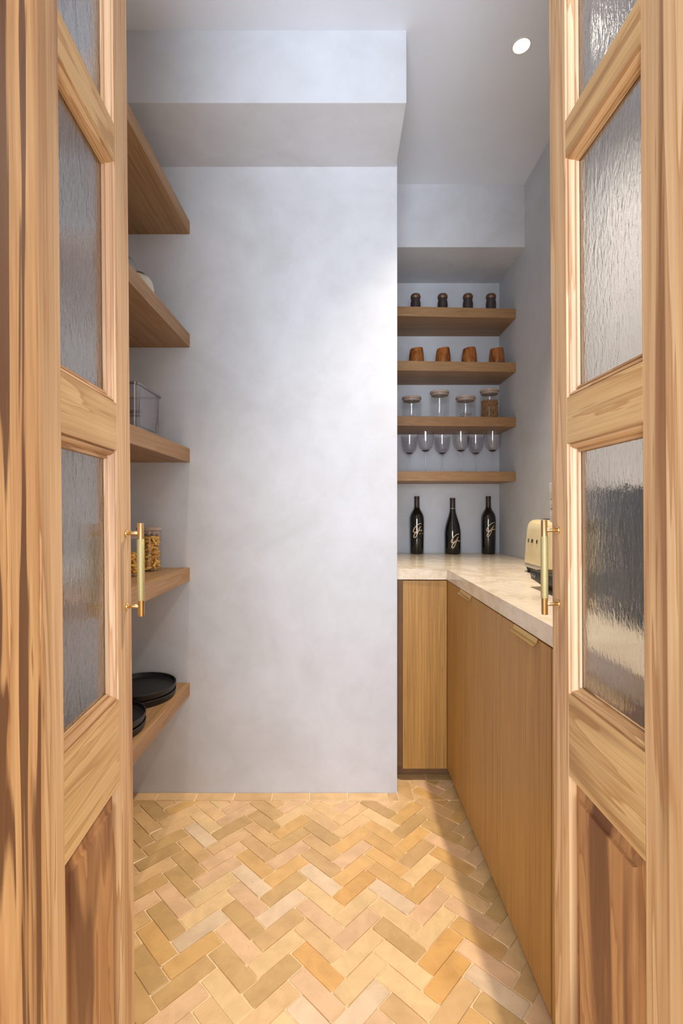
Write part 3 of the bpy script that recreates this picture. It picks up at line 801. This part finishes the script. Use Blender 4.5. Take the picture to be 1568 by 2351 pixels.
# ------------------------------------------------------------------ left shelf contents
Z2, Z3, Z4, Z5 = 1.882, 1.414, 0.926, 0.454
t = thing('cream_pot', 'round-shouldered cream pot with brown stopper on the left shelf', 'pot', (-0.728, 1.75, Z2))
obj('pot_body', lathe([(0, 0), (0.045, 0), (0.052, 0.006), (0.0535, 0.05), (0.0525, 0.085), (0.048, 0.106), (0.040, 0.119), (0.026, 0.1275), (0.021, 0.129)], 40), M['cream_pot'], t, smooth=True)
obj('stopper', lathe([(0.0205, 0.125), (0.022, 0.1285), (0.0215, 0.135), (0, 0.136)], 30), M['brown_wood'], t, smooth=True)
t = thing('domed_jar', 'clear domed glass jar behind the left door edge on its shelf', 'jar', (-0.715, 1.58, Z2))
obj('glass_body', lathe([(0, 0), (0.046, 0), (0.050, 0.005), (0.050, 0.06), (0.046, 0.085), (0.036, 0.100), (0.022, 0.107), (0, 0.109)], 40), M['acrylic'], t, smooth=True)
# clear bin
BC = (-0.742, 1.580, Z3)
t = thing('storage_bin', 'clear plastic open storage bin with a moulded grip on left shelf', 'bin', BC)
lv = [(0.001, 0.112, 0.082), (0.004, 0.116, 0.086), (0.06, 0.119, 0.093), (0.138, 0.122, 0.101)]
bm = loft([(rrect(a, b, 0.016, 5), z) for z, a, b in lv], cap=(True, False)); obj('outer_wall', bm, M['acrylic'], t, smooth=True)
lv = [(0.004, 0.108, 0.078), (0.06, 0.1155, 0.0895), (0.137, 0.1185, 0.0975)]
bm = loft([(rrect(a, b, 0.013, 5), z) for z, a, b in lv], cap=(True, False)); obj('inner_wall', bm, M['acrylic'], t, smooth=True)
o_ = rrect(0.1255, 0.1045, 0.018, 5); i_ = rrect(0.118, 0.097, 0.013, 5)
bm = bmesh.new(); rg = [[bm.verts.new((x, y, z)) for x, y in pts] for pts, z in ((i_, 0.134), (o_, 0.134), (o_, 0.1405), (i_, 0.1405))]
for A, Bq in zip(rg, rg[1:] + rg[:1]):
    for i in range(len(A)): bm.faces.new((A[i], A[(i + 1) % len(A)], Bq[(i + 1) % len(A)], Bq[i]))
obj('rim', bm, M['acrylic_rim'], t, smooth=True)
bm = bmesh.new()
cyl(bm, (-0.05, 0.0955, 0.088), (0.055, 0.0955, 0.088), 0.006, 12); cyl(bm, (-0.05, 0.0945, 0.074), (0.055, 0.0945, 0.074), 0.005, 12)
obj('grip', bm, M['acrylic_rim'], t, smooth=True)
bm = bmesh.new(); box(bm, 0.1195, 0.1215, 0.074, 0.078, 0.012, 0.130, bev=0.0008); box(bm, 0.1185, 0.1200, -0.074, 0.076, 0.010, 0.0125); box(bm, 0.1195, 0.1215, -0.080, -0.076, 0.012, 0.130, bev=0.0008)
obj('moulded_rib', bm, M['acrylic_rim'], t)
# pasta jars
PG = 'pasta jars on the left shelf'
canister(-0.740, 1.875, Z4, 0.0455, 0.168, 'glass jar filled high with penne, standing by the wall', PG)
canister(-0.757, 1.715, Z4, 0.0455, 0.158, 'glass jar of penne half hidden behind the left door handle', PG)
def penne(x, y, z, r, h, n, label, seed):
    rr = random.Random(seed); bm = bmesh.new()
    for _ in range(n):
        a = rr.uniform(0, 2 * math.pi); q = r * math.sqrt(rr.uniform(0.15, 0.72)); zc = rr.uniform(0.012, h - 0.008)
        tb = lathe([(0.0030, 0.0), (0.0043, -0.001), (0.0043, 0.031), (0.0030, 0.030), (0.0030, 0.0)], 9)
        d = Vector((rr.uniform(-1, 1), rr.uniform(-1, 1), rr.uniform(-0.8, 0.8)))
        rot = Vector((0, 0, 1)).rotation_difference(d).to_matrix().to_4x4()
        sc = 0.62
        p = Vector((q * math.cos(a), q * math.sin(a), zc))
        tb.transform(Matrix.Translation(p) @ rot @ Matrix.Translation((0, 0, -0.015 * 1)) )
        # keep inside the glass
        for v in tb.verts:
            L = math.hypot(v.co.x, v.co.y)
            if L > r: v.co.x *= r / L; v.co.y *= r / L
            v.co.z = max(0.003, min(h, v.co.z))
        me = bpy.data.meshes.new('tmp'); tb.to_mesh(me); tb.free(); bm.from_mesh(me); bpy.data.meshes.remove(me)
    return tag(obj('penne_pasta', bm, M['pasta'], smooth=True, loc=(x, y, z)), label, 'pasta', kind='stuff')
penne(-0.740, 1.875, Z4, 0.0425, 0.142, 210, 'yellow penne filling the jar by the wall', 1)
penne(-0.757, 1.715, Z4, 0.0425, 0.088, 130, 'yellow penne in the half-filled jar', 2)
# black plates
pl = [(0, 0.0), (0.125, 0.0), (0.131, 0.003), (0.134, 0.012), (0.135, 0.0235), (0.1335, 0.0245), (0.1315, 0.0235), (0.129, 0.012), (0.124, 0.008), (0, 0.008)]
def plate(x, y, z, k, lb):
    o = obj('black_plate', lathe([(r * k, zz_) for r, zz_ in pl], 72), M['black_plate'], smooth=True, loc=(x, y, z))
    tag(o, lb, 'plate', 'black plates on the lowest left shelf')
plate(-0.762, 1.832, Z5, 1.0, 'black rimmed plate, bottom of the stack by the wall')
plate(-0.762, 1.832, Z5 + 0.0247, 1.0, 'black rimmed plate, top of the stack by the wall')
plate(-0.765, 1.548, Z5, 1.0, 'black rimmed plate, bottom of the stack by the left door')
plate(-0.765, 1.548, Z5 + 0.0247, 1.0, 'black rimmed plate, top of the stack by the left door')
